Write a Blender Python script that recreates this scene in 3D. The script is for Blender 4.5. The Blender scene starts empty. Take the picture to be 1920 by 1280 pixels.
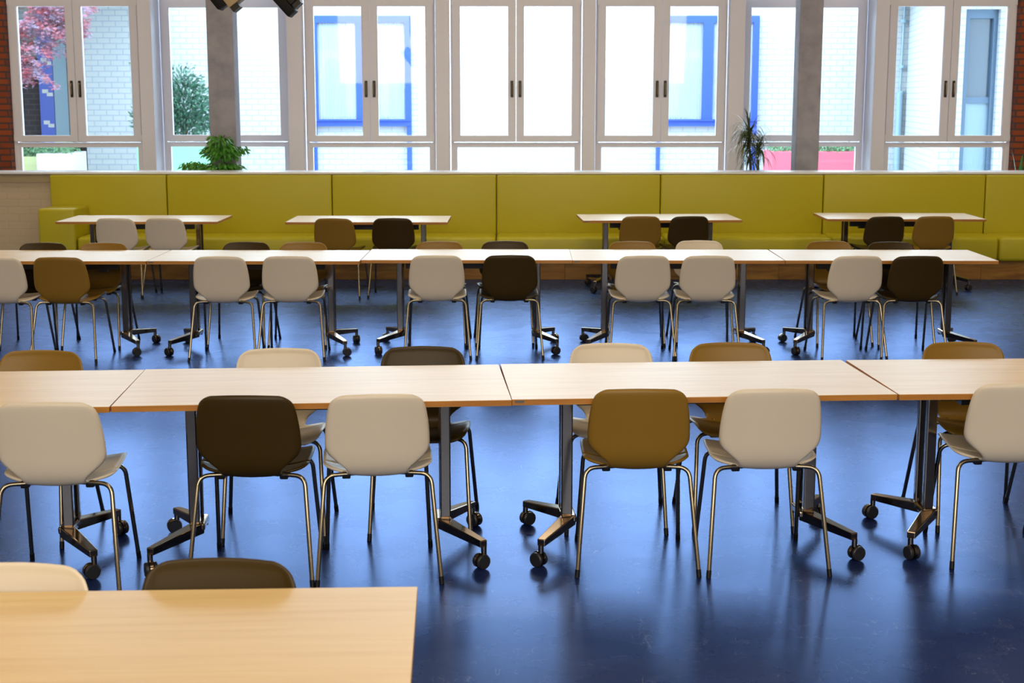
import bpy, bmesh, math, random
from math import sin, cos, pi, radians as R
from mathutils import Vector, Matrix, noise

C = bpy.context.scene.collection
S = bpy.context.scene

# ------------------------------------------------------------------ camera
cam = bpy.data.cameras.new('camera'); co = bpy.data.objects.new('camera', cam); C.objects.link(co)
co.location = (0, 0, 1.9505); co.rotation_euler = (R(90 - 9.53), 0, 0)
cam.sensor_width = 36; cam.lens = 36 * 2722 / 1920
cam.dof.use_dof = True; cam.dof.focus_distance = 7.6; cam.dof.aperture_fstop = 6.3
S.camera = co
S.view_settings.view_transform = 'Standard'; S.view_settings.look = 'None'
S.view_settings.gamma = 1; S.view_settings.use_curve_mapping = False
S.view_settings.exposure = 0.0

# ------------------------------------------------------------------ light
w = bpy.data.worlds.new('world'); S.world = w; w.use_nodes = True
bgn = w.node_tree.nodes['Background']
bgn.inputs[0].default_value = (.70, .86, 1.0, 1); bgn.inputs[1].default_value = 10.5
def area(name, loc, rot, sx, sy, power, col, portal=False):
    l = bpy.data.lights.new(name, 'AREA'); l.shape = 'RECTANGLE'; l.size = sx; l.size_y = sy
    l.energy = power; l.color = col
    o = bpy.data.objects.new(name, l); C.objects.link(o); o.location = loc; o.rotation_euler = rot
    if portal: l.cycles.is_portal = True
    return o
area('window_portal', (0, 18.3, 2.9), (R(90), 0, R(180)), 12.4, 3.8, 1, (1, 1, 1), True)
for ly in (-1.5, 2.5, 6.5, 10.5, 14.5):                      # the hall's own warm ceiling lamps
    for lx in (-5.4, 0, 5.4):
        area('ceiling_lamp', (lx, ly, 5.1), (0, 0, 0), 1.6, .5, 46, (1.0, .80, .55))
# added fill light behind the camera keeps the backs of the chairs bright
area('rear_fill_light', (0, -3.2, 3.4), (R(-78), 0, R(180)), 9, 2.2, 405, (1.0, .89, .74))

# ------------------------------------------------------------------ materials
MATS = {}
def mat(name, col, rough=.5, metal=0, spec=.5, tint=None, build=None, **kw):
    if name in MATS: return MATS[name]
    m = bpy.data.materials.new(name); m.use_nodes = True; nt = m.node_tree
    b = nt.nodes['Principled BSDF']
    b.inputs['Base Color'].default_value = (*col, 1); b.inputs['Roughness'].default_value = rough
    b.inputs['Metallic'].default_value = metal; b.inputs['Specular IOR Level'].default_value = spec
    if tint: b.inputs['Specular Tint'].default_value = (*tint, 1)
    for k, v in kw.items(): b.inputs[k].default_value = v
    if build: build(nt, b)
    MATS[name] = m
    return m
def N(nt, t, **kw):
    n = nt.nodes.new(t)
    for k, v in kw.items():
        if k in n.inputs.keys() if isinstance(k, str) else False: n.inputs[k].default_value = v
        else: setattr(n, k, v)
    return n
def ramp(nt, stops):
    n = nt.nodes.new('ShaderNodeValToRGB'); e = n.color_ramp.elements
    e[0].position, e[0].color = stops[0][0], (*stops[0][1], 1)
    e[1].position, e[1].color = stops[-1][0], (*stops[-1][1], 1)
    for p, c in stops[1:-1]:
        x = e.new(p); x.color = (*c, 1)
    return n
def objco(nt, scale=(1, 1, 1), rnd=False, rot=(0, 0, 0)):
    tc = nt.nodes.new('ShaderNodeTexCoord'); mp = nt.nodes.new('ShaderNodeMapping')
    mp.inputs['Scale'].default_value = scale; mp.inputs['Rotation'].default_value = rot
    nt.links.new(tc.outputs['Object'], mp.inputs['Vector'])
    if rnd:
        oi = nt.nodes.new('ShaderNodeObjectInfo'); mu = nt.nodes.new('ShaderNodeMath'); mu.operation = 'MULTIPLY'
        mu.inputs[1].default_value = 37.0; nt.links.new(oi.outputs['Random'], mu.inputs[0])
        cb = nt.nodes.new('ShaderNodeCombineXYZ')
        for i in range(3): nt.links.new(mu.outputs[0], cb.inputs[i])
        nt.links.new(cb.outputs[0], mp.inputs['Location'])
    return mp.outputs[0]
def wood(c1, c2, c3, sc=(1.1, 16, 16), ns=1.0):
    def f(nt, b):
        v = objco(nt, sc, True)
        n = N(nt, 'ShaderNodeTexNoise'); n.inputs['Scale'].default_value = 1.6 * ns; n.inputs['Detail'].default_value = 6
        n.inputs['Distortion'].default_value = .6
        nt.links.new(v, n.inputs['Vector'])
        r = ramp(nt, [(.28, c3), (.5, c1), (.72, c2)])
        nt.links.new(n.outputs['Fac'], r.inputs[0]); nt.links.new(r.outputs[0], b.inputs['Base Color'])
    return f
def brick(c1, c2, mortar, bw, bh, ms, plane='xz', bump=.3):
    def f(nt, b):
        tc = nt.nodes.new('ShaderNodeTexCoord'); sp = nt.nodes.new('ShaderNodeSeparateXYZ'); cb = nt.nodes.new('ShaderNodeCombineXYZ')
        nt.links.new(tc.outputs['Object'], sp.inputs[0])
        ad = nt.nodes.new('ShaderNodeMath'); ad.operation = 'ADD'
        nt.links.new(sp.outputs[0], ad.inputs[0]); nt.links.new(sp.outputs[1], ad.inputs[1])
        nt.links.new(ad.outputs[0], cb.inputs[0]); nt.links.new(sp.outputs[2], cb.inputs[1])
        t = nt.nodes.new('ShaderNodeTexBrick'); t.offset = .5
        t.inputs['Color1'].default_value = (*c1, 1); t.inputs['Color2'].default_value = (*c2, 1); t.inputs['Mortar'].default_value = (*mortar, 1)
        t.inputs['Scale'].default_value = 1; t.inputs['Brick Width'].default_value = bw; t.inputs['Row Height'].default_value = bh
        t.inputs['Mortar Size'].default_value = ms; t.inputs['Bias'].default_value = 0
        nt.links.new(cb.outputs[0], t.inputs['Vector']); nt.links.new(t.outputs['Color'], b.inputs['Base Color'])
        bp = nt.nodes.new('ShaderNodeBump'); bp.inputs['Strength'].default_value = bump; bp.inputs['Distance'].default_value = .01; bp.invert = True
        nt.links.new(t.outputs['Fac'], bp.inputs['Height']); nt.links.new(bp.outputs[0], b.inputs['Normal'])
    return f
def speck(c1, c2, scale=8, lo=.35, hi=.65, detail=4):
    def f(nt, b):
        v = objco(nt)
        n = N(nt, 'ShaderNodeTexNoise'); n.inputs['Scale'].default_value = scale; n.inputs['Detail'].default_value = detail
        nt.links.new(v, n.inputs['Vector'])
        r = ramp(nt, [(lo, c1), (hi, c2)]); nt.links.new(n.outputs['Fac'], r.inputs[0]); nt.links.new(r.outputs[0], b.inputs['Base Color'])
    return f
def floor_build(nt, b):
    v = objco(nt)
    n = N(nt, 'ShaderNodeTexNoise'); n.inputs['Scale'].default_value = 1.3; n.inputs['Detail'].default_value = 8
    nt.links.new(v, n.inputs['Vector'])
    r = ramp(nt, [(.3, (.009, .018, .085)), (.7, (.016, .032, .135))]); nt.links.new(n.outputs['Fac'], r.inputs[0])
    # thin pale scuffs: zero crossings of a stretched, distorted noise
    last = r.outputs[0]
    for sc, rot, th in (((5, 1.2, 1), .5, .0035), ((1.5, 6, 1), -.3, .003), ((3, 3, 1), 1.1, .0022)):
        vv = objco(nt, sc, rot=(0, 0, rot))
        q = N(nt, 'ShaderNodeTexNoise'); q.inputs['Scale'].default_value = 2.2; q.inputs['Detail'].default_value = 2; q.inputs['Distortion'].default_value = 1.2
        nt.links.new(vv, q.inputs['Vector'])
        a = nt.nodes.new('ShaderNodeMath'); a.operation = 'COMPARE'; a.inputs[1].default_value = .5; a.inputs[2].default_value = th
        nt.links.new(q.outputs['Fac'], a.inputs[0])
        q2 = N(nt, 'ShaderNodeTexNoise'); q2.inputs['Scale'].default_value = 7; nt.links.new(v, q2.inputs['Vector'])
        g = nt.nodes.new('ShaderNodeMath'); g.operation = 'GREATER_THAN'; g.inputs[1].default_value = .56; nt.links.new(q2.outputs['Fac'], g.inputs[0])
        mm = nt.nodes.new('ShaderNodeMath'); mm.operation = 'MULTIPLY'; nt.links.new(a.outputs[0], mm.inputs[0]); nt.links.new(g.outputs[0], mm.inputs[1])
        m2 = nt.nodes.new('ShaderNodeMath'); m2.operation = 'MULTIPLY'; m2.inputs[1].default_value = .35; nt.links.new(mm.outputs[0], m2.inputs[0])
        mx = nt.nodes.new('ShaderNodeMixRGB'); mx.inputs[2].default_value = (.20, .23, .34, 1)
        nt.links.new(m2.outputs[0], mx.inputs[0]); nt.links.new(last, mx.inputs[1]); last = mx.outputs[0]
    df = nt.nodes.new('ShaderNodeBsdfDiffuse'); nt.links.new(last, df.inputs[0])
    gl = nt.nodes.new('ShaderNodeBsdfGlossy'); gl.inputs[0].default_value = (.41, .57, 1, 1)
    n2 = N(nt, 'ShaderNodeTexNoise'); n2.inputs['Scale'].default_value = 3.5; n2.inputs['Detail'].default_value = 9; nt.links.new(v, n2.inputs['Vector'])
    mr = nt.nodes.new('ShaderNodeMapRange'); mr.inputs[1].default_value = .3; mr.inputs[2].default_value = .7
    mr.inputs[3].default_value = .262; mr.inputs[4].default_value = .285
    nt.links.new(n2.outputs['Fac'], mr.inputs[0]); nt.links.new(mr.outputs[0], gl.inputs['Roughness'])
    n3 = N(nt, 'ShaderNodeTexNoise'); n3.inputs['Scale'].default_value = 60; n3.inputs['Detail'].default_value = 5; nt.links.new(v, n3.inputs['Vector'])
    bp = nt.nodes.new('ShaderNodeBump'); bp.inputs['Strength'].default_value = .022; bp.inputs['Distance'].default_value = .003
    nt.links.new(n3.outputs['Fac'], bp.inputs['Height']); nt.links.new(bp.outputs[0], gl.inputs['Normal'])
    fr = nt.nodes.new('ShaderNodeFresnel'); fr.inputs[0].default_value = 1.6
    mx = nt.nodes.new('ShaderNodeMixShader'); nt.links.new(fr.outputs[0], mx.inputs[0]); nt.links.new(df.outputs[0], mx.inputs[1]); nt.links.new(gl.outputs[0], mx.inputs[2])
    nt.links.new(mx.outputs[0], nt.nodes['Material Output'].inputs[0])
def glass_mat():
    m = bpy.data.materials.new('window glass'); m.use_nodes = True; nt = m.node_tree; nt.nodes.clear()
    o = nt.nodes.new('ShaderNodeOutputMaterial'); mx = nt.nodes.new('ShaderNodeMixShader')
    t = nt.nodes.new('ShaderNodeBsdfTransparent'); t.inputs[0].default_value = (.95, .985, 1, 1)
    g = nt.nodes.new('ShaderNodeBsdfGlossy'); g.inputs['Roughness'].default_value = .02
    fr = nt.nodes.new('ShaderNodeFresnel'); fr.inputs[0].default_value = 1.45
    nt.links.new(fr.outputs[0], mx.inputs[0]); nt.links.new(t.outputs[0], mx.inputs[1]); nt.links.new(g.outputs[0], mx.inputs[2])
    nt.links.new(mx.outputs[0], o.inputs[0]); return m

M_floor = mat('blue linoleum', (.02, .04, .2), .3, spec=.62, tint=(.42, .62, 1), build=floor_build)
M_oak = mat('pale beech laminate', (.7, .5, .3), .38, spec=.6, build=wood((.73, .52, .235), (.77, .56, .27), (.68, .46, .195)))
M_edge = mat('beech edge band', (.50, .22, .03), .45, build=wood((.50, .20, .022), (.56, .25, .035), (.40, .15, .014)))
M_plinth = mat('oak plinth', (.4, .2, .03), .45, build=wood((.36, .165, .020), (.50, .25, .04), (.22, .09, .010), (1.4, 9, 9), 1.2))
M_white = mat('warm white shell', (.74, .66, .52), .36)
M_caramel = mat('caramel shell', (.26, .145, .016), .38, spec=.35)
M_dark = mat('dark brown shell', (.046, .027, .003), .38, spec=.25)
M_chrome = mat('warm chrome', (.36, .31, .21), .18, metal=1)
M_chrome2 = mat('polished table steel', (.29, .22, .15), .13, metal=1)
M_black = mat('black plastic', (.004, .004, .005), .45, spec=.3)
M_graph = mat('dark grey caster tyre', (.018, .018, .020), .35)
M_beam = mat('black steel beam', (.010, .010, .013), .4)
M_badge = mat('dull metal badge', (.18, .17, .14), .4, metal=.7)
M_green = mat('lime green upholstery', (.53, .465, .012), .40, spec=.45)
M_frame = mat('white window frame', (.84, .83, .90), .45)
M_post = mat('white mullion', (.84, .83, .90), .5)
M_conc = mat('concrete', (.4, .38, .38), .85, build=speck((.30, .295, .335), (.40, .39, .43), 7, .3, .62, 8))
M_cream = mat('painted cream brick', (.62, .5, .33), .7, build=brick((.62, .50, .33), (.60, .485, .32), (.575, .465, .305), .25, .083, .008, bump=.35))
M_creamcap = mat('cream plaster', (.55, .43, .25), .7)
M_cap = mat('white sill', (.85, .85, .88), .35)
M_red = mat('red brick', (.3, .08, .03), .8, build=brick((.36, .075, .018), (.26, .050, .016), (.10, .055, .045), .25, .075, .011, bump=.8))
M_wall = mat('hall wall', (.55, .48, .42), .8)
M_ceil = mat('hall ceiling', (.6, .57, .52), .9)
M_ext = mat('white courtyard brick', (.8, .8, .8), .9, build=brick((.40, .415, .41), (.38, .40, .40), (.27, .315, .36), .25, .107, .010, bump=.1))
M_extbr = mat('brown courtyard brick', (.05, .04, .045), .9, build=brick((.034, .024, .028), (.026, .020, .026), (.045, .045, .05), .25, .107, .012))
M_blue = mat('cobalt blue paint', (.012, .055, .36), .4)
M_curt = mat('white curtain', (.66, .70, .70), .9)
M_paleblue = mat('pale blue grey metal', (.20, .30, .36), .5)
M_greyblue = mat('grey blue frame', (.07, .13, .20), .5)
M_panel = mat('dark pane', (.05, .09, .13), .2)
M_yellow = mat('yellow planter', (.40, .43, .20), .6)
M_mint = mat('mint planter', (.17, .40, .24), .6)
M_pink = mat('red planter', (.52, .075, .115), .6)
M_pave = mat('courtyard paving', (.55, .56, .56), .9)
M_hedge = mat('hedge leaf', (.10, .22, .10), .6)
M_bush = mat('bush leaf', (.04, .16, .10), .5, build=speck((.016, .07, .045), (.08, .20, .13), 9))
M_maple = mat('maple leaf', (.5, .1, .1), .5, build=speck((.36, .075, .09), (.27, .21, .30), 5, .42, .58))
M_bark = mat('bark', (.12, .08, .06), .8)
M_ficus = mat('fig leaf', (.05, .24, .02), .35, build=speck((.03, .18, .012), (.10, .36, .03), 12))
M_drac = mat('dragon tree leaf', (.04, .09, .03), .35, build=speck((.015, .05, .02), (.14, .17, .04), 7))
M_snake = mat('snake plant leaf', (.05, .26, .05), .35)
M_pot = mat('grey plant pot', (.2, .2, .2), .6)
M_soil = mat('soil', (.03, .02, .015), .9)
M_ivory = mat('sand coloured lamp shell', (.42, .31, .16), .5)
M_lampblk = mat('black lamp housing', (.004, .004, .004), .6, spec=.2)
M_lampbrn = mat('dark brown lamp shell', (.022, .018, .012), .5, spec=.3)
M_signw = mat('white marks', (.5, .5, .48), .5)
M_glass = glass_mat()

# ------------------------------------------------------------------ mesh helpers
def link(name, bm, m, parent=None, smooth=False, label=None):
    me = bpy.data.meshes.new(name); bm.to_mesh(me); bm.free()
    for x in (m if isinstance(m, (list, tuple)) else [m]): me.materials.append(x)
    if smooth:
        for p in me.polygons: p.use_smooth = True
        if smooth != 'all': me.set_sharp_from_angle(angle=R(40))
    o = bpy.data.objects.new(name, me); C.objects.link(o)
    if parent: o.parent = parent
    if label: o['label'] = label
    return o
def thing(name, label, cat, loc=(0, 0, 0), rz=0, group=None):
    o = bpy.data.objects.new(name, None); C.objects.link(o); o.location = loc; o.rotation_euler = (0, 0, rz)
    o.empty_display_size = .1
    o['label'] = label; o['category'] = cat
    if group: o['group'] = group
    return o
def tag(o, label, cat, group=None):
    o['label'] = label; o['category'] = cat
    if group: o['group'] = group
    return o
def struct(o): o['kind'] = 'structure'; return o
def box(bm, x0, x1, y0, y1, z0, z1, mx=None, mi=0):
    vs = [bm.verts.new((x, y, z)) for z in (z0, z1) for y in (y0, y1) for x in (x0, x1)]
    if mx is not None:
        for v in vs: v.co = mx @ v.co
    out = []
    for f in ((0, 2, 3, 1), (4, 5, 7, 6), (0, 1, 5, 4), (2, 6, 7, 3), (0, 4, 6, 2), (1, 3, 7, 5)):
        fc = bm.faces.new([vs[i] for i in f]); fc.material_index = mi; out.append(fc)
    return out
def bevel(bm, r, seg=2):
    bmesh.ops.bevel(bm, geom=[e for e in bm.edges], offset=r, segments=seg, profile=.5, affect='EDGES', clamp_overlap=True)
    return bm
def B(*a, bev=0, seg=2, **k):
    bm = bmesh.new(); box(bm, *a, **k)
    if bev: bevel(bm, bev, seg)
    return bm
def tube(bm, pts, r, n=10, caps=True, r2=None):
    pts = [Vector(p) for p in pts]; rings = []
    t = (pts[1] - pts[0]).normalized(); up = Vector((0, 0, 1)) if abs(t.z) < .9 else Vector((1, 0, 0))
    a = t.cross(up).normalized()
    for i, p in enumerate(pts):
        if i == 0: t2 = (pts[1] - pts[0])
        elif i == len(pts) - 1: t2 = pts[-1] - pts[-2]
        else: t2 = (pts[i + 1] - p).normalized() + (p - pts[i - 1]).normalized()
        t2.normalize(); a = (a - t2 * a.dot(t2)).normalized(); b = t2.cross(a)
        rr = r if r2 is None else r + (r2 - r) * i / (len(pts) - 1)
        rings.append([bm.verts.new(p + a * rr * cos(2 * pi * k / n) + b * rr * sin(2 * pi * k / n)) for k in range(n)])
    for i in range(len(rings) - 1):
        for k in range(n):
            bm.faces.new((rings[i][k], rings[i][(k + 1) % n], rings[i + 1][(k + 1) % n], rings[i + 1][k]))
    if caps:
        bm.faces.new(list(reversed(rings[0]))); bm.faces.new(rings[-1])
    return bm
def fillet(p0, p1, p2, r, n=7):
    p0, p1, p2 = map(Vector, (p0, p1, p2)); a = (p0 - p1).normalized(); b = (p2 - p1).normalized()
    s, e = p1 + a * r, p1 + b * r
    return [s.lerp(p1, t).lerp(p1.lerp(e, t), t) for t in [i / n for i in range(n + 1)]]
def cyl(bm, c, axis, r, h, n=20, bev=0):
    c = Vector(c); ax = Vector(axis).normalized()
    if bev:
        prof = [(-h / 2, r - bev), (-h / 2 + bev, r), (h / 2 - bev, r), (h / 2, r - bev)]
    else: prof = [(-h / 2, r), (h / 2, r)]
    q = ax.to_track_quat('Z', 'Y'); rings = []
    for z, rr in prof: rings.append([bm.verts.new(c + q @ Vector((rr * cos(2 * pi * k / n), rr * sin(2 * pi * k / n), z))) for k in range(n)])
    for i in range(len(rings) - 1):
        for k in range(n): bm.faces.new((rings[i][k], rings[i][(k + 1) % n], rings[i + 1][(k + 1) % n], rings[i + 1][k]))
    bm.faces.new(list(reversed(rings[0]))); bm.faces.new(rings[-1])
    return bm
def copy_tree(o, parent=None):
    c = o.copy(); C.objects.link(c); c.parent = parent
    for ch in [x for x in bpy.data.objects if x.parent == o]: copy_tree(ch, c)
    return c
def crom(tab, s):
    xs = [t[0] for t in tab]
    if s <= xs[0]: return tab[0][1]
    if s >= xs[-1]: return tab[-1][1]
    i = max(k for k in range(len(xs)) if xs[k] <= s); i = min(i, len(xs) - 2)
    def g(k): return tab[min(max(k, 0), len(tab) - 1)]
    (x0, y0), (x1, y1), (x2, y2), (x3, y3) = g(i - 1), g(i), g(i + 1), g(i + 2)
    h = x2 - x1; m1 = (y2 - y0) / max(x2 - x0, 1e-6); m2 = (y3 - y1) / max(x3 - x1, 1e-6); t = (s - x1) / h
    return (2*t**3-3*t*t+1)*y1 + (t**3-2*t*t+t)*h*m1 + (-2*t**3+3*t*t)*y2 + (t**3-t*t)*h*m2

# ------------------------------------------------------------------ room shell
struct(link('floor', B(-9, 9, -5, 19.0, -.1, 0), M_floor))
struct(link('ceiling', B(-9, 9, -5, 18.0, 5.2, 5.35), M_ceil))
struct(link('wall_left', B(-9.2, -9, -5, 18.0, 0, 5.2), M_wall))
struct(link('wall_right', B(9, 9.2, -5, 18.0, 0, 5.2), M_wall))
struct(link('wall_rear', B(-9, 9, -5.2, -5, 0, 5.2), M_wall))
struct(link('wall_window_left', B(-9, -5.99, 17.5, 17.9, 0, 5.2), M_red))
struct(link('wall_window_right', B(5.99, 9, 17.5, 17.9, 0, 5.2), M_red))
struct(link('wall_below_windows', B(-5.99, 5.99, 17.62, 18.05, 0, .86), M_wall))
struct(link('wall_above_windows', B(-5.99, 5.99, 17.5, 18.05, 4.72, 5.2), M_wall))
struct(link('trim_1', B(-5.99, 5.99, 17.45, 18.08, .86, .9, bev=.004), M_cap))

# low partition wall the bench leans on
struct(link('wall_partition', B(-9, 9, 16.27, 16.5, 0, 1.02), M_cream))
struct(link('trim_2', B(-9, 9, 16.255, 16.5, 1.02, 1.105), M_creamcap))
struct(link('trim_3', B(-9, 9, 16.20, 16.62, 1.112, 1.136, bev=.004), M_cap))

# mullion posts
XA = [(-5.979, -4.422), (-4.237, -2.697), (-2.467, -.916), (-.731, .827), (1.0, 2.557), (2.762, 4.27), (4.454, 5.979)]
posts = [(-4.41, -4.25), (-2.66, -2.48), (-.904, -.743), (.839, .988), (2.569, 2.75), (4.282, 4.442)]
for i, (a, b) in enumerate(posts):
    struct(link('trim_%d' % (10 + i), B(a, b, 17.46, 17.98, .9, 4.72, bev=.006), M_post))

def window(n, x0, x1, Y, handles=True):
    W = bpy.data.objects.new('window_%d' % n, None); C.objects.link(W); W['kind'] = 'structure'
    W.location = (0, 0, 0)
    zc = .9; zr = 1.40; zt = 3.12; zz = 4.72; t = .055
    bm = bmesh.new(); y0, y1 = Y, Y + .07
    for (a, b) in ((x0, x0 + .035), (x1 - .035, x1)): box(bm, a, b, y0, y1, zc, zz)
    for (a, b) in ((zc, zc + .06), (1.362, 1.418), (zt, zt + .07), (zz - .06, zz)): box(bm, x0 + .035, x1 - .035, y0, y1, a, b)
    for (a, b) in ((x0 + .035, x0 + .075), (x1 - .075, x1 - .035)):
        box(bm, a, b, y0 + .01, y1, zc + .06, 1.362); box(bm, a, b, y0 + .01, y1, zt + .07, zz - .06)
    link('window_frame', bm, M_frame, W)
    xm = (x0 + x1) / 2
    for (a, b, hs) in ((x0 + .022, xm - .003, 1), (xm + .003, x1 - .022, -1)):
        bm = bmesh.new(); sw = .092; ys0, ys1 = Y - .03, Y + .045
        zb, zT = 1.428, 3.105
        box(bm, a, a + sw - .01, ys0, ys1, zb, zT); box(bm, b - sw + .01, b, ys0, ys1, zb, zT)
        box(bm, a + sw - .01, b - sw + .01, ys0, ys1, zb, zb + .075); box(bm, a + sw - .01, b - sw + .01, ys0, ys1, zT - .09, zT)
        # inner glazing bead
        for (p, q) in ((a + sw - .01, a + sw), (b - sw, b - sw + .01)): box(bm, p, q, ys0 + .012, ys1, zb + .075, zT - .09)
        s = link('sash', bm, M_frame, W)
        link('pane', B(a + sw - .01, b - sw + .01, Y + .01, Y + .016, zb + .07, zT - .085), M_glass, s)
        xe = b - .045 if hs == 1 else a + .045
        if handles:
            hb = bmesh.new(); box(hb, xe - .017, xe + .017, ys0 - .012, ys0, 1.955, 2.15); bevel(hb, .006)
            cyl(hb, (xe, ys0 - .02, 2.115), (0, 1, 0), .011, .03, 12)
            link('handle', hb, M_graph, s)
            hb = bmesh.new(); tube(hb, [(xe, ys0 - .034, 2.125), (xe, ys0 - .038, 2.08), (xe, ys0 - .034, 1.985)], .009, 8)
            link('handle_lever', hb, M_chrome, s, True)
        xh = a + .002 if hs == 1 else b - .002
        hb = bmesh.new()
        for z in (1.44, 3.03): box(hb, xh - .014, xh + .014, ys0 - .012, ys0 + .01, z, z + .07)
        link('hinge', hb, M_cap, s)
    link('lower_pane', B(x0 + .07, x1 - .07, Y + .03, Y + .036, zc + .05, 1.37), M_glass, W)
    link('upper_pane', B(x0 + .07, x1 - .07, Y + .03, Y + .036, zt + .06, zz - .05), M_glass, W)
for i, (a, b) in enumerate(XA): window(i + 1, a, b, 17.85 if i in (1, 5) else 17.6)

for i, (a, b) in enumerate(((-3.49, -3.188), (3.286, 3.551))):
    o = link('concrete_column', B(a, b, 16.93, 17.23, 0, 5.2, bev=.012), M_conc)
    tag(o, ['grey concrete column left of centre, behind the leafy fig tree', 'grey concrete column right of centre, beside the spiky drooping plant'][i], 'column')

# ------------------------------------------------------------------ bench
xs = [-5.126, -3.83, -1.998, -.172, 1.647, 3.455, 5.251, 7.06]
def cushion(x0, x1, y0, y1, z0, z1, r=.035, puff=.008):
    bm = bmesh.new(); box(bm, x0, x1, y0, y1, z0, z1); bevel(bm, r, 4)
    return bm
benchlab = ['green bench section at the far left, beside the square armrest', 'green bench section second from the left, between the two left back-row tables',
 'green bench section behind the second back-row table from the left', 'green bench section right of picture centre, left half of the third back-row table before it',
 'green bench section behind the gap between the two right back-row tables', 'green bench section behind the rightmost back-row table', 'green bench section cut off by the right edge of the picture']
for i in range(7):
    a, b = xs[i], xs[i + 1]
    t = thing('bench_section', benchlab[i], 'bench', ((a + b) / 2, 15.9, 0), 0, 'lime green upholstered bench sections')
    h = (b - a) / 2 - .004
    l = -h + (.435 if i == 0 else 0)
    link('backrest', cushion(-h, h, .25, .36, .40, 1.106, .018), M_green, t, 'all')
    link('seat', cushion(l, h, -.30, .245, .205, .468, .04), M_green, t, 'all')
o = link('armrest_block', cushion(-5.095, -4.70, 15.60, 16.14, .0, .775, .028), M_green, smooth='all')
tag(o, 'square lime green upholstered armrest block at the left end of the bench', 'armrest')
pl = thing('bench_plinth', 'orange-brown oak plinth running under the green bench', 'plinth', (0, 15.72, 0))
px = [-4.69, -3.0, -.62, .575, 2.9, 5.1, 7.06]
for i in range(len(px) - 1):
    link('board', B(px[i] + .0015, px[i + 1] - .0015, -.02, .30, .0, .203), M_plinth, pl)

# ------------------------------------------------------------------ chair
prof = [(0, .232, .440), (.02, .222, .452), (.07, .175, .460), (.15, .10, .454), (.25, .0, .444), (.33, -.08, .437), (.39, -.138, .436),
        (.43, -.172, .450), (.47, -.198, .482), (.51, -.212, .524), (.57, -.224, .585), (.65, -.240, .667), (.72, -.254, .736), (.775, -.266, .794)]
py_ = [(s, y) for s, y, z in prof]; pz_ = [(s, z) for s, y, z in prof]
wid = [(0, .150), (.008, .172), (.022, .192), (.05, .207), (.10, .218), (.18, .224), (.27, .224), (.325, .222), (.345, .216), (.358, .204), (.367, .188), (.373, .168), (.378, .148), (.384, .133), (.395, .124),
       (.41, .121), (.43, .122), (.45, .126), (.467, .136), (.485, .155), (.502, .177), (.517, .194), (.531, .203), (.55, .209), (.57, .210), (.62, .208), (.67, .203), (.71, .197), (.732, .192), (.748, .185), (.758, .176), (.766, .164), (.772, .150), (.775, .136)]
def shell_mesh():
    bm = bmesh.new(); nu = 22; SS = []
    s = 0
    for k in range(len(wid) - 1):
        a, b = wid[k][0], wid[k + 1][0]; n = max(1, int(round((b - a) / .012)))
        SS += [a + (b - a) * j / n for j in range(n)]
    SS.append(wid[-1][0])
    def P(s, x, wl=9):
        y, z = crom(py_, s), crom(pz_, s)
        bk = min(max((s - .38) / .12, 0), 1); bk = bk * bk * (3 - 2 * bk)
        e = (abs(x) / .21)
        z += (1 - bk) * .030 * e ** 2 * (.3 + .7 * min(s / .12, 1)); z -= bk * .012 * e ** 2 * min(max((s - .6) / .17, 0), 1)
        y += bk * .030 * e ** 2
        dd = min(.775 - s, max(wl - abs(x), 0) * (1 if s > .5 else 9))
        if s > .5 and dd < .026: y += .0075 * (1 - dd / .026) ** 2
        return Vector((x, y, z))
    top = []; bot = []
    for i, s in enumerate(SS):
        wd = crom(wid, s); r1 = []; r2 = []
        for k in range(nu + 1):
            u = -1 + 2 * k / nu; u = sin(u * pi / 2) * .5 + u * .5; x = u * wd; p = P(s, x, wd)
            ds = P(min(s + .004, .775), x) - P(max(s - .004, 0), x); dx = P(s, x + .003) - P(s, x - .003)
            n = dx.cross(ds).normalized()
            if n.z < 0 and s < .3: n = -n
            edge = min((1 - abs(u)) * wd, s + .001, .776 - s)
            th = .0065 * min(1, max(edge, 0) / .010) ** .5 if edge < .010 else .0065
            th = max(th, .0012)
            r1.append(bm.verts.new(p + n * th)); r2.append(bm.verts.new(p - n * th))
        top.append(r1); bot.append(r2)
    for i in range(len(SS) - 1):
        for k in range(nu):
            bm.faces.new((top[i][k], top[i][k + 1], top[i + 1][k + 1], top[i + 1][k]))
            bm.faces.new((bot[i][k], bot[i + 1][k], bot[i + 1][k + 1], bot[i][k + 1]))
        bm.faces.new((top[i][0], top[i + 1][0], bot[i + 1][0], bot[i][0])); bm.faces.new((top[i][nu], bot[i][nu], bot[i + 1][nu], top[i + 1][nu]))
    for k in range(nu):
        bm.faces.new((top[0][k], bot[0][k], bot[0][k + 1], top[0][k + 1])); bm.faces.new((top[-1][k], top[-1][k + 1], bot[-1][k + 1], bot[-1][k]))
    bmesh.ops.recalc_face_normals(bm, faces=bm.faces)
    me = bpy.data.meshes.new('shell'); bm.to_mesh(me); bm.free()
    for p in me.polygons: p.use_smooth = True
    return me
shell_me = shell_mesh()
def shell_for(m):
    me = shell_me.copy(); me.materials.append(m); return me
SH = {'white': shell_for(M_white), 'caramel': shell_for(M_caramel), 'dark': shell_for(M_dark)}
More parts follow.
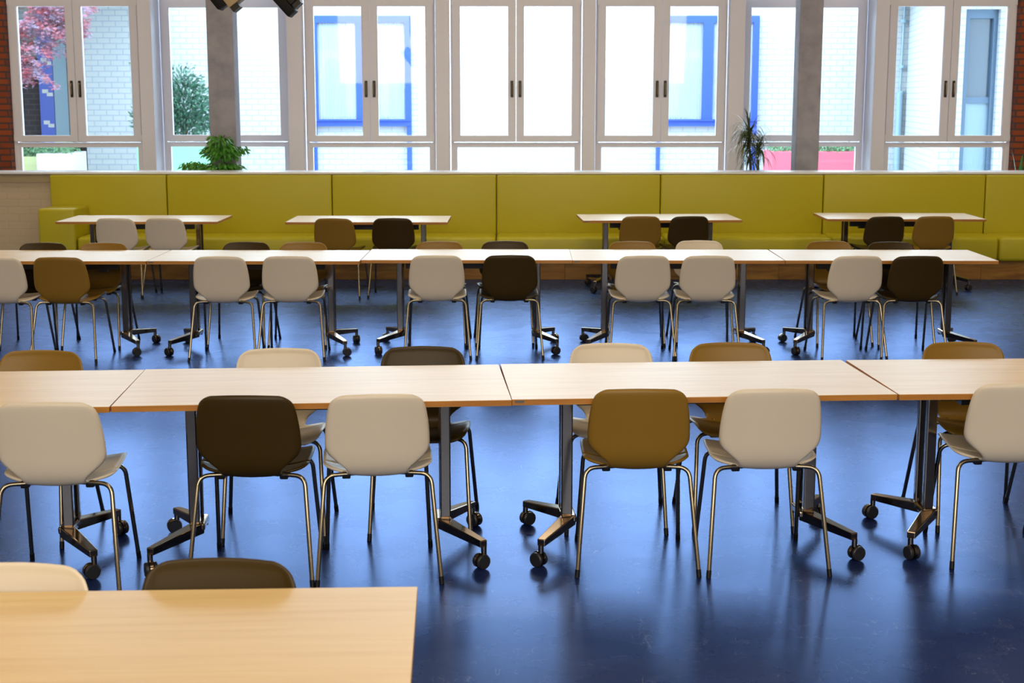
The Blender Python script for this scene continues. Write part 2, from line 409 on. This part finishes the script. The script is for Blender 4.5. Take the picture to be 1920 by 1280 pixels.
def make_chair():
    t = thing('shell_chair', 'x', 'chair')
    s = bpy.data.objects.new('moulded_shell', SH['white']); C.objects.link(s); s.parent = t
    for sx in (-1, 1):
        for (mx_, my, tx, ty, fx, fy) in ((0, -.125, .215, -.150, .250, -.250), (0, .130, .205, .150, .225, .250)):
            bm = bmesh.new(); zt = .438
            a = (sx * .085, my, zt + (.002 if my < 0 else .004)); b = (sx * tx, ty, zt); c = (sx * fx, fy, .02)
            pts = [Vector(a)] + fillet(a, b, c, .045) + [Vector(c)]
            tube(bm, pts, .0092, 12)
            lg = link('leg', bm, M_chrome, t, True)
            bm = bmesh.new(); d = (Vector(c) - Vector(b)).normalized(); c = Vector(c)
            tube(bm, [c - d * .012, c + d * .010, Vector((c.x + d.x * .02, c.y + d.y * .02, .0005))], .0105, 12)
            link('foot_cap', bm, M_black, lg, True)
            bm = bmesh.new(); box(bm, sx * .128 - .017, sx * .128 + .017, my - .016, my + .014, .420, .449); bevel(bm, .005)
            link('mounting_block', bm, M_black, t, True)
    return t
proto = make_chair(); used = [False]
def chair(x, y, deg, kind, label, group):
    if not used[0]: t = proto; used[0] = True
    else: t = copy_tree(proto)
    t.location = (x, y, 0); t.rotation_euler = (0, 0, R(deg)); t['label'] = label; t['group'] = group
    for c in t.children:
        if c.name.startswith('moulded_shell'): c.data = SH[kind]
Cn = {'white': 'cream white', 'caramel': 'caramel brown', 'dark': 'dark brown'}

# ------------------------------------------------------------------ tables
def taper(bm, p0, p1, w0, h0, w1, h1):
    p0, p1 = Vector(p0), Vector(p1); d = (p1 - p0); side = Vector((-d.y, d.x, 0)).normalized()
    vs = []
    for p, ww, h in ((p0, w0, h0), (p1, w1, h1)):
        for a, b in ((-1, -1), (1, -1), (1, 1), (-1, 1)): vs.append(bm.verts.new(p + side * a * ww / 2 + Vector((0, 0, b * h / 2))))
    for f in ((3, 2, 1, 0), (4, 5, 6, 7), (0, 1, 5, 4), (1, 2, 6, 5), (2, 3, 7, 6), (3, 0, 4, 7)): bm.faces.new([vs[i] for i in f])
def make_table():
    t = thing('folding_table', 'x', 'table')
    bm = B(-.8, .8, -.4, .4, .715, .74, bev=.0012, seg=1)
    bm.normal_update()
    for f in bm.faces: f.material_index = 1 if abs(f.normal.z) < .5 else 0
    link('tabletop', bm, [M_oak, M_edge], t)
    bm = bmesh.new(); box(bm, -.49, .49, -.028, .028, .632, .706); box(bm, -.40, -.33, -.03, .03, .612, .634); box(bm, .33, .40, -.03, .03, .612, .634)
    link('beam', bm, M_beam, t)
    for sx in (-1, 1):
        px_ = sx * .538
        bm = bmesh.new(); box(bm, px_ - .045, px_ + .045, -.17, .17, .700, .7148)
        link('bracket', bm, M_beam, t)
        for yy, ww, dd in ((-.055, .050, .034), (.050, .046, .034)):
            bm = bmesh.new(); box(bm, px_ - ww / 2, px_ + ww / 2, yy - dd / 2, yy + dd / 2, .150, .700); bevel(bm, .006, 2)
            link('column', bm, M_chrome2, t)
        bm = bmesh.new(); box(bm, px_ - .010, px_ + .010, -.038, .033, .17, .66); link('column_spacer', bm, M_black, t)
        nx = px_ - sx * .010
        bm = bmesh.new(); box(bm, nx - .034, nx + .034, -.080, .075, .118, .152); bevel(bm, .009, 2); link('foot_joint', bm, M_chrome2, t)
        for sy, cx, cy in ((-1, .672, -.312), (1, .690, .300)):
            cx *= sx
            bm = bmesh.new(); taper(bm, (nx - sx * .005, sy * .045, .128), (cx, cy, .104), .062, .046, .036, .030); bevel(bm, .004, 2)
            link('foot_arm', bm, M_chrome2, t)
            ang = {(-1, -1): 2.4, (-1, 1): .5, (1, -1): .3, (1, 1): 1.9}[(sx, sy)]
            dx, dy = cos(ang), sin(ang)
            bm = bmesh.new(); cyl(bm, (cx, cy, .078), (0, 0, 1), .012, .034, 14)
            wx, wy = cx + dx * .012, cy + dy * .012
            cyl(bm, (wx, wy, .034), (-dy, dx, 0), .0335, .013, 24)
            c = link('caster', bm, M_chrome2, t, True)
            for q in (-1, 1):
                bm = bmesh.new(); cyl(bm, (wx - dy * q * .0165, wy + dx * q * .0165, .032), (-dy, dx, 0), .0315, .018, 28, .004)
                link('wheel', bm, M_graph, c, True)
    link('badge', B(-.788, -.750, -.4015, -.3995, .7255, .735), M_badge, t)
    return t
tproto = make_table(); tused = [False]
def table(flx, fly, deg, label, group, badge=True):
    a = R(deg)
    if not tused[0]: t = tproto; tused[0] = True
    else: t = copy_tree(tproto)
    t.location = (flx + cos(a) * .8 - sin(a) * .4, fly + sin(a) * .8 + cos(a) * .4, 0)
    t.rotation_euler = (0, 0, a if badge else a + pi)
    t['label'] = label; t['group'] = group
    return t
gA, gB, gC = 'beech tables in the second row', 'tables in the third row', 'short tables in the back row'
table(-1.5964, 5.655, 4.37, 'beech folding table in the second row, left of the centre seam', gA, False)
table(.0, 5.785, 3.88, 'beech folding table in the second row, right of the centre seam', gA)
table(-3.1975, 5.532, 4.1, 'beech folding table at the left end of the second row, cut by the picture edge', gA, False)
table(1.603, 5.888, 2.8, 'beech folding table at the right end of the second row, cut by the picture edge', gA, False)
table(-2.747, 10.86, -.38, 'folding table in the third row behind two cream white chairs, second from the left', gB)
table(-1.143, 10.93, -.47, 'folding table in the third row at picture centre, behind a white and a dark chair', gB, False)
table(.458, 10.91, -.50, 'folding table in the third row right of centre, two white chairs before it', gB)
table(2.064, 10.90, -.95, 'folding table at the right end of the third row, with its free right corner visible', gB, False)
table(-4.352, 10.855, -.1, 'folding table at the left end of the third row, cut by the left picture edge', gB, False)
table(-4.521, 14.37, -.03, 'short table in the back row at the far left, beside the green armrest', gC, False)
table(-2.238, 14.32, -.43, 'short table in the back row, second from the left', gC, False)
table(.7135, 14.50, 2.55, 'short table in the back row right of centre, turned slightly, caramel chair left of dark', gC)
table(3.1915, 14.70, -1.43, 'short table in the back row at the far right, dark chair left of caramel', gC, False)
a1 = R(2.3)
table(-.237 - 1.6 * cos(a1) + .8 * sin(a1), 3.495 - 1.6 * sin(a1) - .8 * cos(a1), 2.3, 'large beech table in the foreground at the bottom left corner', 'foreground table', False)

# ------------------------------------------------------------------ chairs
g = 'chairs on the near side of the second row'
chair(-1.815, 5.735, 3, 'white', 'cream white chair in the second row near side, cut by the left picture edge', g)
chair(-1.056, 5.867, 0, 'dark', 'large dark brown chair seen from behind in the second row, left of a white chair', g)
chair(-.560, 5.888, 5.5, 'white', 'cream white chair seen from behind, right beside the large dark brown chair', g)
chair(.518, 5.998, .5, 'caramel', 'large caramel brown chair seen from behind, just right of the centre seam', g)
chair(1.052, 5.998, 2, 'white', 'cream white chair seen from behind, right beside the large caramel chair', g)
chair(2.10, 6.105, -.5, 'white', 'cream white chair seen from behind, cut by the right picture edge', g)
g = 'chairs on the far side of the second row'
chair(-2.19, 6.39, 178, 'caramel', 'caramel chair facing us behind the second-row table at the left picture edge', g)
chair(-1.072, 6.445, 184, 'white', 'cream white chair facing us behind the second-row table, left of the dark one', g)
chair(-.415, 6.50, 181, 'dark', 'dark brown chair facing us behind the second-row table, left of the centre seam', g)
chair(.472, 6.585, 180, 'white', 'cream white chair facing us behind the second row, just right of the centre seam', g)
chair(1.047, 6.608, 181, 'caramel', 'caramel chair facing us behind the second-row table, right of a cream white one', g)
chair(2.161, 6.623, 180, 'caramel', 'caramel chair facing us behind the rightmost second-row table', g)
chair(2.66, 6.60, 180, 'white', 'sliver of a cream white chair behind the second row at the right picture edge', g)
g = 'chairs on the far side of the foreground table'
chair(-1.256, 3.262, 180, 'white', 'cream white chair behind the foreground table in the bottom left corner', g)
chair(-.745, 3.30, 179, 'dark', 'dark brown chair behind the foreground table', g)
g = 'chairs on the near side of the third row'
for (x, y, d, k, l) in (
    (-3.79, 10.89, -4, 'white', 'cream white chair in the third row, cut by the left picture edge'),
    (-3.331, 10.89, -3, 'caramel', 'caramel chair seen from behind in the third row, second from the left'),
    (-2.166, 10.94, 0, 'white', 'cream white chair in the third row, left one of the pair left of centre'),
    (-1.657, 10.96, 0, 'white', 'cream white chair in the third row, right one of the pair left of centre'),
    (-.571, 11.016, 2, 'white', 'cream white chair in the third row, left beside the dark brown one at centre'),
    (-.024, 11.034, 2, 'dark', 'dark brown chair seen from behind at the centre of the third row'),
    (.97, 10.997, 3, 'white', 'cream white chair in the third row, left one of the pair right of centre'),
    (1.465, 10.997, 0, 'white', 'cream white chair in the third row, right one of the pair right of centre'),
    (2.545, 10.979, 6, 'white', 'cream white chair in the third row, left beside the rightmost dark one'),
    (3.011, 10.979, 2, 'dark', 'dark brown chair at the right end of the third row')): chair(x, y, d, k, l, g)
g = 'chairs on the far side of the third row'
for (x, y, d, k, l) in (
    (-3.787, 11.46, 180, 'dark', 'dark brown chair facing us behind the third row at the far left'),
    (-3.30, 11.46, 180, 'caramel', 'caramel chair facing us behind the third row, second from the left'),
    (-2.164, 11.52, 178, 'dark', 'dark brown chair facing us behind the third row, second dark one from the left'),
    (-1.688, 11.50, 180, 'caramel', 'caramel chair facing us behind the third row, right beside the second dark one'),
    (-.593, 11.577, 180, 'caramel', 'caramel chair facing us behind the third row, just left of picture centre'),
    (-.057, 11.599, 180, 'dark', 'dark brown chair facing us behind the third row at picture centre'),
    (.981, 11.577, 180, 'caramel', 'caramel chair facing us behind the third row, left beside the cream white one'),
    (1.535, 11.644, 180, 'white', 'only cream white chair among those facing us behind the third row'),
    (2.613, 11.599, 186, 'caramel', 'caramel chair facing us behind the right end table of the third row'),
    (3.094, 11.533, 184, 'dark', 'dark brown chair facing us behind the third row at the far right')): chair(x, y, d, k, l, g)
g = 'chairs at the back-row tables'
for (x, y, d, k, l) in (
    (-3.861, 14.41, -4, 'white', 'cream white chair at the leftmost back-row table, left one of two'),
    (-3.373, 14.41, -6, 'white', 'cream white chair at the leftmost back-row table, right one of two'),
    (-1.706, 14.38, -8, 'caramel', 'caramel chair at the second back-row table from the left'),
    (-1.164, 14.41, 0, 'dark', 'dark brown chair at the second back-row table from the left'),
    (1.267, 14.64, 3, 'caramel', 'caramel chair at the third back-row table from the left'),
    (1.731, 14.64, 8, 'dark', 'dark brown chair at the third back-row table from the left'),
    (3.671, 14.61, 8, 'dark', 'dark brown chair at the rightmost back-row table'),
    (4.191, 14.64, 2, 'caramel', 'caramel chair at the rightmost back-row table')): chair(x, y, d, k, l, g)

# ------------------------------------------------------------------ foliage helpers
def leaf(bm, p, d, up, L, W, fold=.25, curl=.25, seg=3, mi=0):
    d = d.normalized(); s = d.cross(up)
    if s.length < 1e-3: s = d.cross(Vector((1, 0, 0)))
    s.normalize(); n = s.cross(d)
    rows = []
    for i in range(seg + 1):
        t = i / seg; ww = W * (sin(pi * min(t * .9 + .08, 1)) ** .8) * .5; c = p + d * L * t - n * curl * L * t * t
        rows.append((bm.verts.new(c - s * ww + n * ww * fold), bm.verts.new(c), bm.verts.new(c + s * ww + n * ww * fold)))
    for i in range(seg):
        for k in (0, 1):
            f = bm.faces.new((rows[i][k], rows[i][k + 1], rows[i + 1][k + 1], rows[i + 1][k])); f.material_index = mi
def rv(r): return Vector((r.gauss(0, 1), r.gauss(0, 1), r.gauss(0, 1))).normalized()
def pot(t, x, y, z, r, h):
    bm = bmesh.new(); n = 28; prof = [(0, 0), (r * .72, 0), (r, h), (r * .93, h), (r * .90, h - .03), (0, h - .03)]
    rings = [[bm.verts.new((x + a * cos(2 * pi * k / n), y + a * sin(2 * pi * k / n), z + b)) for k in range(n)] for a, b in prof[1:-1]]
    for i in range(len(rings) - 1):
        for k in range(n): bm.faces.new((rings[i][k], rings[i][(k + 1) % n], rings[i + 1][(k + 1) % n], rings[i + 1][k]))
    bm.faces.new(list(reversed(rings[0]))); bm.faces.new(rings[-1])
    link('pot', bm, M_pot, t, True)

# fig tree between the partition and the windows
rr = random.Random(5)
t = thing('weeping_fig', 'small leafy green fig tree in front of the left concrete column', 'plant', (-3.33, 16.76, 0))
pot(t, 0, 0, 0, .14, .30)
bm = bmesh.new(); tube(bm, [(0, 0, .27), (.02, 0, .7), (.03, 0, 1.1), (.0, 0, 1.3), (-.02, .0, 1.50)], .014, 8, r2=.005)
for k in range(16):
    z = rr.uniform(1.0, 1.5); a = rr.uniform(0, 6.28); l = rr.uniform(.1, .22)
    tube(bm, [(0.02, 0, z), (l * .5 * cos(a), l * .35 * sin(a), z + .04), (l * cos(a), l * .6 * sin(a), z)], .004, 5, r2=.0015)
link('trunk', bm, M_bark, t, True)
bm = bmesh.new()
blobs = [((-.01, 0, 1.44), (.14, .12, .10), 170), ((.0, 0, 1.34), (.22, .13, .10), 330), ((-.02, 0, 1.15), (.27, .13, .08), 360), ((-.27, 0, 1.18), (.16, .06, .055), 110), ((-.40, 0, 1.19), (.10, .04, .04), 34), ((.21, 0, 1.37), (.10, .06, .04), 40), ((0, 0, .95), (.2, .12, .12), 120)]
for c, e, n in blobs:
    for _ in range(n):
        v = rv(rr) * rr.uniform(.3, 1) ** .6; p = Vector((c[0] + v.x * e[0], c[1] + v.y * e[1], c[2] + v.z * e[2]))
        d = Vector((v.x, v.y, -.5 + rr.uniform(-.5, .5))); leaf(bm, p, d, rv(rr) + Vector((0, -.6, 1)), rr.uniform(.045, .072), rr.uniform(.02, .03))
link('foliage', bm, M_ficus, t, 'all')

# dragon tree
t = thing('dragon_tree', 'spiky drooping dark green plant left of the right concrete column', 'plant', (2.73, 16.76, 0))
pot(t, 0, 0, 0, .14, .30)
bm = bmesh.new(); tube(bm, [(0, 0, .27), (.03, 0, .8), (.0, 0, 1.2), (-.02, 0, 1.52)], .016, 8, r2=.010); tube(bm, [(0, 0, .27), (.08, 0, .8), (.10, 0, 1.25)], .014, 8, r2=.010)
link('stem', bm, M_bark, t, True)
bm = bmesh.new()
for c, n, L0 in (((-.02, 0, 1.56), 95, .34), ((-.02, 0, 1.45), 60, .34), ((.10, 0, 1.34), 70, .30), ((.0, 0, 1.25), 40, .28)):
    for _ in range(n):
        a = rr.uniform(0, 2 * pi); el = rr.uniform(-.3, 1.35); L = L0 * rr.uniform(.7, 1.1)
        d = Vector((cos(a) * cos(el), sin(a) * cos(el) * .7, sin(el))); p = Vector(c) + Vector((0, 0, rr.uniform(-.06, .03)))
        # arching strap leaf
        s = d.cross(Vector((0, 0, 1))).normalized(); seg = 7; vel = d * (L / seg); q = p.copy(); rows = []
        for i in range(seg + 1):
            ww = .008 * (1 - i / seg) ** .5 + .0006
            rows.append((bm.verts.new(q - s * ww), bm.verts.new(q + s * ww))); q = q + vel; vel = (vel + Vector((0, 0, -.012 - .004 * i * (el < .9)))).normalized() * (L / seg)
        for i in range(seg): bm.faces.new((rows[i][0], rows[i][1], rows[i + 1][1], rows[i + 1][0]))
link('foliage', bm, M_drac, t)

# snake plant at right edge
t = thing('snake_plant', 'upright pointed green leaves in front of the red brick at the right edge', 'plant', (5.87, 16.8, 0))
pot(t, 0, 0, 0, .13, .72)
for k in range(7):
    a = rr.uniform(0, 2 * pi); bm = bmesh.new(); r0 = .05
    lean = Vector(((-.09, .04, -.02, .08, .0, .10, -.04)[k], rr.uniform(-.05, .05), 0)); L = (.66, .62, .60, .63, .60, .55, .5)[k]
    rows = []; base = Vector((r0 * (-.9 + .3 * k), .03 * sin(k * 2), .69)); s = Vector((cos(a), sin(a) * .5, 0)).normalized()
    for i in range(9):
        tt = i / 8; c = base + Vector((0, 0, L * tt)) + lean * tt * tt; ww = .030 * (1 - tt ** 3) + .0008
        n = s.cross(Vector((0, 0, 1)))
        rows.append([bm.verts.new(c + s * ww * u + n * ww * .35 * (u * u) * (1 if j == 0 else 1) + n * .002 * (j - .5)) for j in (0,) for u in (-1, 0, 1)])
    for i in range(8):
        for q in (0, 1): bm.faces.new((rows[i][q], rows[i][q + 1], rows[i + 1][q + 1], rows[i + 1][q]))
    link('leaf', bm, M_snake, t, 'all')

# ------------------------------------------------------------------ spotlights hanging from the ceiling
def rot(rx, ry, rz): return (Matrix.Rotation(rz, 4, 'Z') @ Matrix.Rotation(ry, 4, 'Y') @ Matrix.Rotation(rx, 4, 'X'))
def spotlight(x, y, z, roll, label, shell, blk, snout=.16):
    t = thing('stage_spotlight', label, 'spotlight', (x, y, z), 0, 'spotlights hanging at the top edge')
    m = rot(0, roll, 0)                                   # local -z is the snout
    bm = bmesh.new(); box(bm, -.055, .055, -.07, .07, -snout, .14, m); bevel(bm, .006); link('housing', bm, shell, t, True)
    bm = bmesh.new(); box(bm, -.115, -.057, -.075, .075, -.20, .14, m); bevel(bm, .004); link('cooling_box', bm, blk, t, True)
    bm = bmesh.new(); box(bm, -.052, .0, -.05, .05, -snout - .03, -snout - .001, m); link('lens_hood', bm, M_lampbrn, t)
    bm = bmesh.new(); tube(bm, [(.0, 0, .05), (.03, 0, .22), (0, 0, .36)], .008, 8); tube(bm, [(0, 0, .34), (0, 0, 5.2 - z)], .012, 8)
    link('hanger_rod', bm, M_lampblk, t, True)
spotlight(-1.80, 9.0, 2.70, R(-38), 'spotlight with a sand coloured shell at the top edge, in front of the left column', M_ivory, M_lampblk, .235)
spotlight(-1.395, 9.0, 2.655, R(-42), 'black spotlight hanging at the top edge, right of the sand coloured one', M_lampbrn, M_lampblk)

# ------------------------------------------------------------------ courtyard outside
struct(link('ground_courtyard', B(-16, 16, 19.0, 34, -.12, -.02), M_pave))
EY = 29.0
struct(link('wall_courtyard', B(-8.41, 7.80, EY, EY + .3, 0, 4.6), M_ext))
struct(link('wall_courtyard_left', B(-16, -8.41, EY + .8, EY + 1.1, 0, 2.75), M_extbr))
struct(link('wall_courtyard_far', B(-16, -8.41, EY + 1.15, EY + 1.4, 0, 4.6), M_ext))
struct(link('wall_courtyard_return', B(-8.42, -8.41, EY, EY + 1.1, 0, 4.6), M_ext))
bm = bmesh.new()
vs = [bm.verts.new(p) for p in ((7.76, EY, 0), (6.95, 24, 0), (6.95, 24, 4.6), (7.76, EY, 4.6), (8.2, EY, 0), (8.2, 24, 0), (8.2, 24, 4.6), (8.2, EY, 4.6))]
for f in ((0, 1, 2, 3), (5, 4, 7, 6), (1, 5, 6, 2), (4, 0, 3, 7), (3, 2, 6, 7), (1, 0, 4, 5)): bm.faces.new([vs[i] for i in f])
bm.free()
# right wing: oblique face, then a front with a recessed blue-grey door
bm = bmesh.new(); m = Matrix.Translation((7.76, EY, 0)) @ Matrix.Rotation(math.atan2(24 - EY, 6.98 - 7.76), 4, 'Z')
box(bm, 0, math.hypot(5, .78), 0, .2, 0, 4.6, m); struct(link('wall_courtyard_right', bm, M_ext))
bm = bmesh.new(); box(bm, 6.98, 7.34, 24, 24.2, 0, 4.6); box(bm, 7.90, 12, 24, 24.2, 0, 4.6); box(bm, 7.34, 7.90, 24, 24.2, 3.36, 4.6); struct(link('wall_courtyard_wing', bm, M_ext))
d = bpy.data.objects.new('door_1', None); C.objects.link(d); d['kind'] = 'structure'
bm = bmesh.new(); box(bm, 7.34, 7.44, 24.12, 24.30, 0, 3.36); box(bm, 7.83, 7.90, 24.12, 24.3, 0, 3.36); box(bm, 7.44, 7.83, 24.12, 24.3, 3.22, 3.36); box(bm, 7.44, 7.83, 24.16, 24.3, 1.86, 1.96)
link('door_frame', bm, M_greyblue, d)
link('pane', B(7.44, 7.83, 24.22, 24.24, 1.96, 3.22), M_panel, d)
link('door_panel', B(7.44, 7.83, 24.2, 24.26, 0, 1.86), M_paleblue, d)
# unseen side wall and roofs, added to keep sky light off the courtyard ends
struct(link('wall_sky_blocker', B(-13.2, -13, 19.6, 29.8, 0, 3.95), M_extbr))
struct(link('roof_sky_blocker', B(-16, -6.7, 22.6, 31, 3.95, 4.1), M_pave))
struct(link('roof_sky_blocker_right', B(7.0, 16, 19.6, 31, 3.95, 4.1), M_pave))
for i in range(1):
    bm = bmesh.new(); tube(bm, [(7.62, EY - .07, 0), (7.62, EY - .07, 2.05)], .065, 14); tube(bm, [(7.62, EY - .06, 2.0), (7.66, EY - .06, 4.6)], .022, 10)
    for z in (2.05, 2.55, 3.42): cyl(bm, (7.64, EY - .07, z), (0, 0, 1), .06, .06, 14)
    tag(link('downpipe', bm, M_paleblue, smooth=True), 'thin blue-grey rainwater downpipe on the courtyard wall at the right', 'pipe')
# blue windows
def bluewindow(x0, xm, x1, label):
    t = thing('courtyard_window', label, 'window', ((x0 + x1) / 2, EY, 0), 0, 'cobalt blue windows across the courtyard')
    c = (x0 + x1) / 2; a, b, mm = x0 - c, x1 - c, xm - c
    bm = bmesh.new(); z0, z1 = 1.40, 3.52; f = .115
    for (p, q) in ((a, a + f), (b - f, b), (mm - .10, mm + .10)): box(bm, p, q, -.14, 0, z0 + .13, z1 - .13)
    box(bm, a, b, -.14, 0, z1 - .13, z1); box(bm, a, b, -.14, 0, z0, z0 + .13)
    for (p, q) in ((a, a + .07), (b - .09, b)): box(bm, p, q, -.12, 0, 0, z0)
    link('frame', bm, M_blue, t)
    link('ledge', B(a + .02, b - .02, -.19, -.13, z0 + .10, z0 + .125), M_blue, t)
    for (p, q) in ((a + f, mm - .10), (mm + .10, b - f)):
        bm = bmesh.new(); n = int((q - p) / .012); top = []
        for i in range(n + 1):
            x = p + (q - p) * i / n; y = -.035 + .009 * sin(i * 1.35 + .8 * sin(i * .31)); top.append((bm.verts.new((x, y, z0 + .13)), bm.verts.new((x, y, z1 - .13))))
        for i in range(n): bm.faces.new((top[i][0], top[i + 1][0], top[i + 1][1], top[i][1]))
        link('curtain', bm, M_curt, t)
        link('pane', B(p, q, -.085, -.08, z0 + .13, z1 - .13), M_glass, t)
bluewindow(-3.92, -2.95, -1.98, 'cobalt blue framed window across the courtyard, left of centre')
bluewindow(2.85, 3.83, 4.82, 'cobalt blue framed window across the courtyard, right of centre')

t = thing('blue_pilaster', 'blue painted pilaster with white marks on the brown courtyard wall at the left', 'pilaster', (-9.35, EY + .7, 0))
link('shaft', B(-.16, .13, -.06, .095, 0, 3.9), M_blue, t)
for z in (1.42, 2.04, 2.66, 3.28):
    bm = bmesh.new(); box(bm, -.10, .02, -.075, -.06, z, z + .075); box(bm, -.01, .11, -.075, -.06, z - .06, z + .01); link('white_mark', bm, M_signw, t)
o = link('wall_strip', B(-9.20, -8.93, EY + .60, EY + .795, 0, 3.9), M_paleblue); tag(o, 'pale blue vertical metal strip beside the blue pilaster', 'cladding')

# planters
def planter(x0, x1, y0, y1, z1, m, label, hedge, seed, hh=.16):
    t = thing('planter_box', label, 'planter', ((x0 + x1) / 2, (y0 + y1) / 2, 0))
    h, v = (x1 - x0) / 2, (y1 - y0) / 2
    bm = bmesh.new(); box(bm, -h, h, -v, v, 0, z1); bevel(bm, .01); link('box', bm, m, t)
    if hedge:
        r = random.Random(seed); bm = bmesh.new()
        for _ in range(int(900 * (x1 - x0))):
            p = Vector((r.uniform(-h, h), r.uniform(-v, v * .5), z1 + r.random() ** 1.3 * hh)); leaf(bm, p, rv(r), rv(r), .06, .028, seg=2)
        link('hedge', bm, M_hedge, t, 'all')
planter(-9.7, -8.25, 25.7, 26.6, .93, M_yellow, 'yellow planter box with clipped greenery outside the lower left window', True, 1)
planter(-8.2, -7.68, 25.2, 26.4, 1.00, M_signw, 'white box standing for the lit side of the yellow planter outside the lower left window', True, 2)  # lit face of the yellow planter, put in as a white box
planter(-6.42, -4.9, 25, 25.6, 1.16, M_mint, 'mint green planter box outside, behind the fig tree', False, 3)
planter(4.45, 6.05, 25, 25.9, 1.04, M_pink, 'red-pink planter box outside, behind the right concrete column', True, 4, .14)

# bush
r = random.Random(9)
t = thing('round_bush', 'round green bush outside, left of the left concrete column', 'bush', (-6.05, 26.45, 0))
bm = bmesh.new()
for k in range(9):
    a = r.uniform(0, 6.28); l = r.uniform(.2, .6); tube(bm, [(0, 0, 0), (l * .3 * cos(a), l * .3 * sin(a), 1.1), (l * cos(a), l * .5 * sin(a), 2.1)], .02, 6, r2=.006)
link('branches', bm, M_bark, t, True)
bm = bmesh.new()
for c, e, n in (((.10, 0, 1.75), (.62, .4, .50), 2600), ((-.30, 0, 1.55), (.50, .35, .42), 1300), ((.1, 0, 2.2), (.40, .3, .30), 420), ((.55, 0, 1.3), (.2, .3, .3), 300), ((0, 0, .8), (.6, .35, .5), 500)):
    for _ in range(n):
        v = rv(r) * r.uniform(.1, 1.08) ** .5; p = Vector((c[0] + v.x * e[0], v.y * e[1], c[2] + v.z * e[2]))
        leaf(bm, p, Vector((v.x, v.y, .4 + r.uniform(-.6, .6))), rv(r), r.uniform(.06, .10), .034, seg=2)
for k in range(14):
    a = r.uniform(-1, 1); p = Vector((a * .5, 0, 2.2)); 
    for j in range(14): leaf(bm, p + Vector((a * .03 * j, 0, .028 * j)), rv(r), rv(r), .05, .018, seg=2)
link('foliage', bm, M_bush, t, 'all')

# red maple
t = thing('red_maple', 'red-leaved maple tree outside the upper left window', 'tree', (-9.6, 23.0, 0))
bm = bmesh.new(); tube(bm, [(0, 0, 0), (.1, 0, 1.2), (.25, 0, 2.3), (.9, 0, 2.9), (1.6, 0, 3.15)], .07, 10, r2=.015)
brs = []
for k in range(12):
    x = r.uniform(.9, 2.2); z = r.uniform(2.6, 3.5); tube(bm, [(.6, 0, 2.6), (x * .7, r.uniform(-.3, .3), z), (x + .6, r.uniform(-.3, .3), z - .12)], .014, 6, r2=.003)
link('trunk', bm, M_bark, t, True)
bm = bmesh.new()
def mleaf(bm, p, r):
    n = Vector((r.gauss(0, .35), r.gauss(-.5, .4), 1)).normalized(); d0 = Vector((1, 0, 0)).cross(n).normalized(); e = n.cross(d0); Lf = r.uniform(.045, .075); a0 = r.uniform(0, 6.28)
    c = bm.verts.new(p)
    for k in range(5):
        a = a0 + (k - 2) * .62; l = Lf * (1, .85, .55)[abs(k - 2)]
        t1 = p + (d0 * cos(a) + e * sin(a)) * l - n * .2 * l; m1 = p + (d0 * cos(a + .2) + e * sin(a + .2)) * l * .5; m2 = p + (d0 * cos(a - .2) + e * sin(a - .2)) * l * .5
        bm.faces.new((c, bm.verts.new(m2), bm.verts.new(t1), bm.verts.new(m1)))
for k in range(34):
    # flat sprays, lower ones reach less far to the right
    z = r.uniform(2.30, 3.55); reach = 1.9 + (z - 2.3) * 1.2 + r.uniform(-.2, .25); reach = min(reach, 3.12)
    if k < 3: z = 2.33 + .09 * k; reach = 2.55 - .15 * k
    x0 = reach - r.uniform(.7, 1.3); yb = r.uniform(-.35, .35)
    if k < 3: x0 = reach - .7
    n = 170
    for _ in range(n):
        u = r.random(); x = x0 + (reach - x0) * u
        p = Vector((x, yb + r.gauss(0, .10), z - .20 * u * u + r.gauss(0, .035) + .03 * sin(x * 9)))
        mleaf(bm, p, r)
link('foliage', bm, M_maple, t)
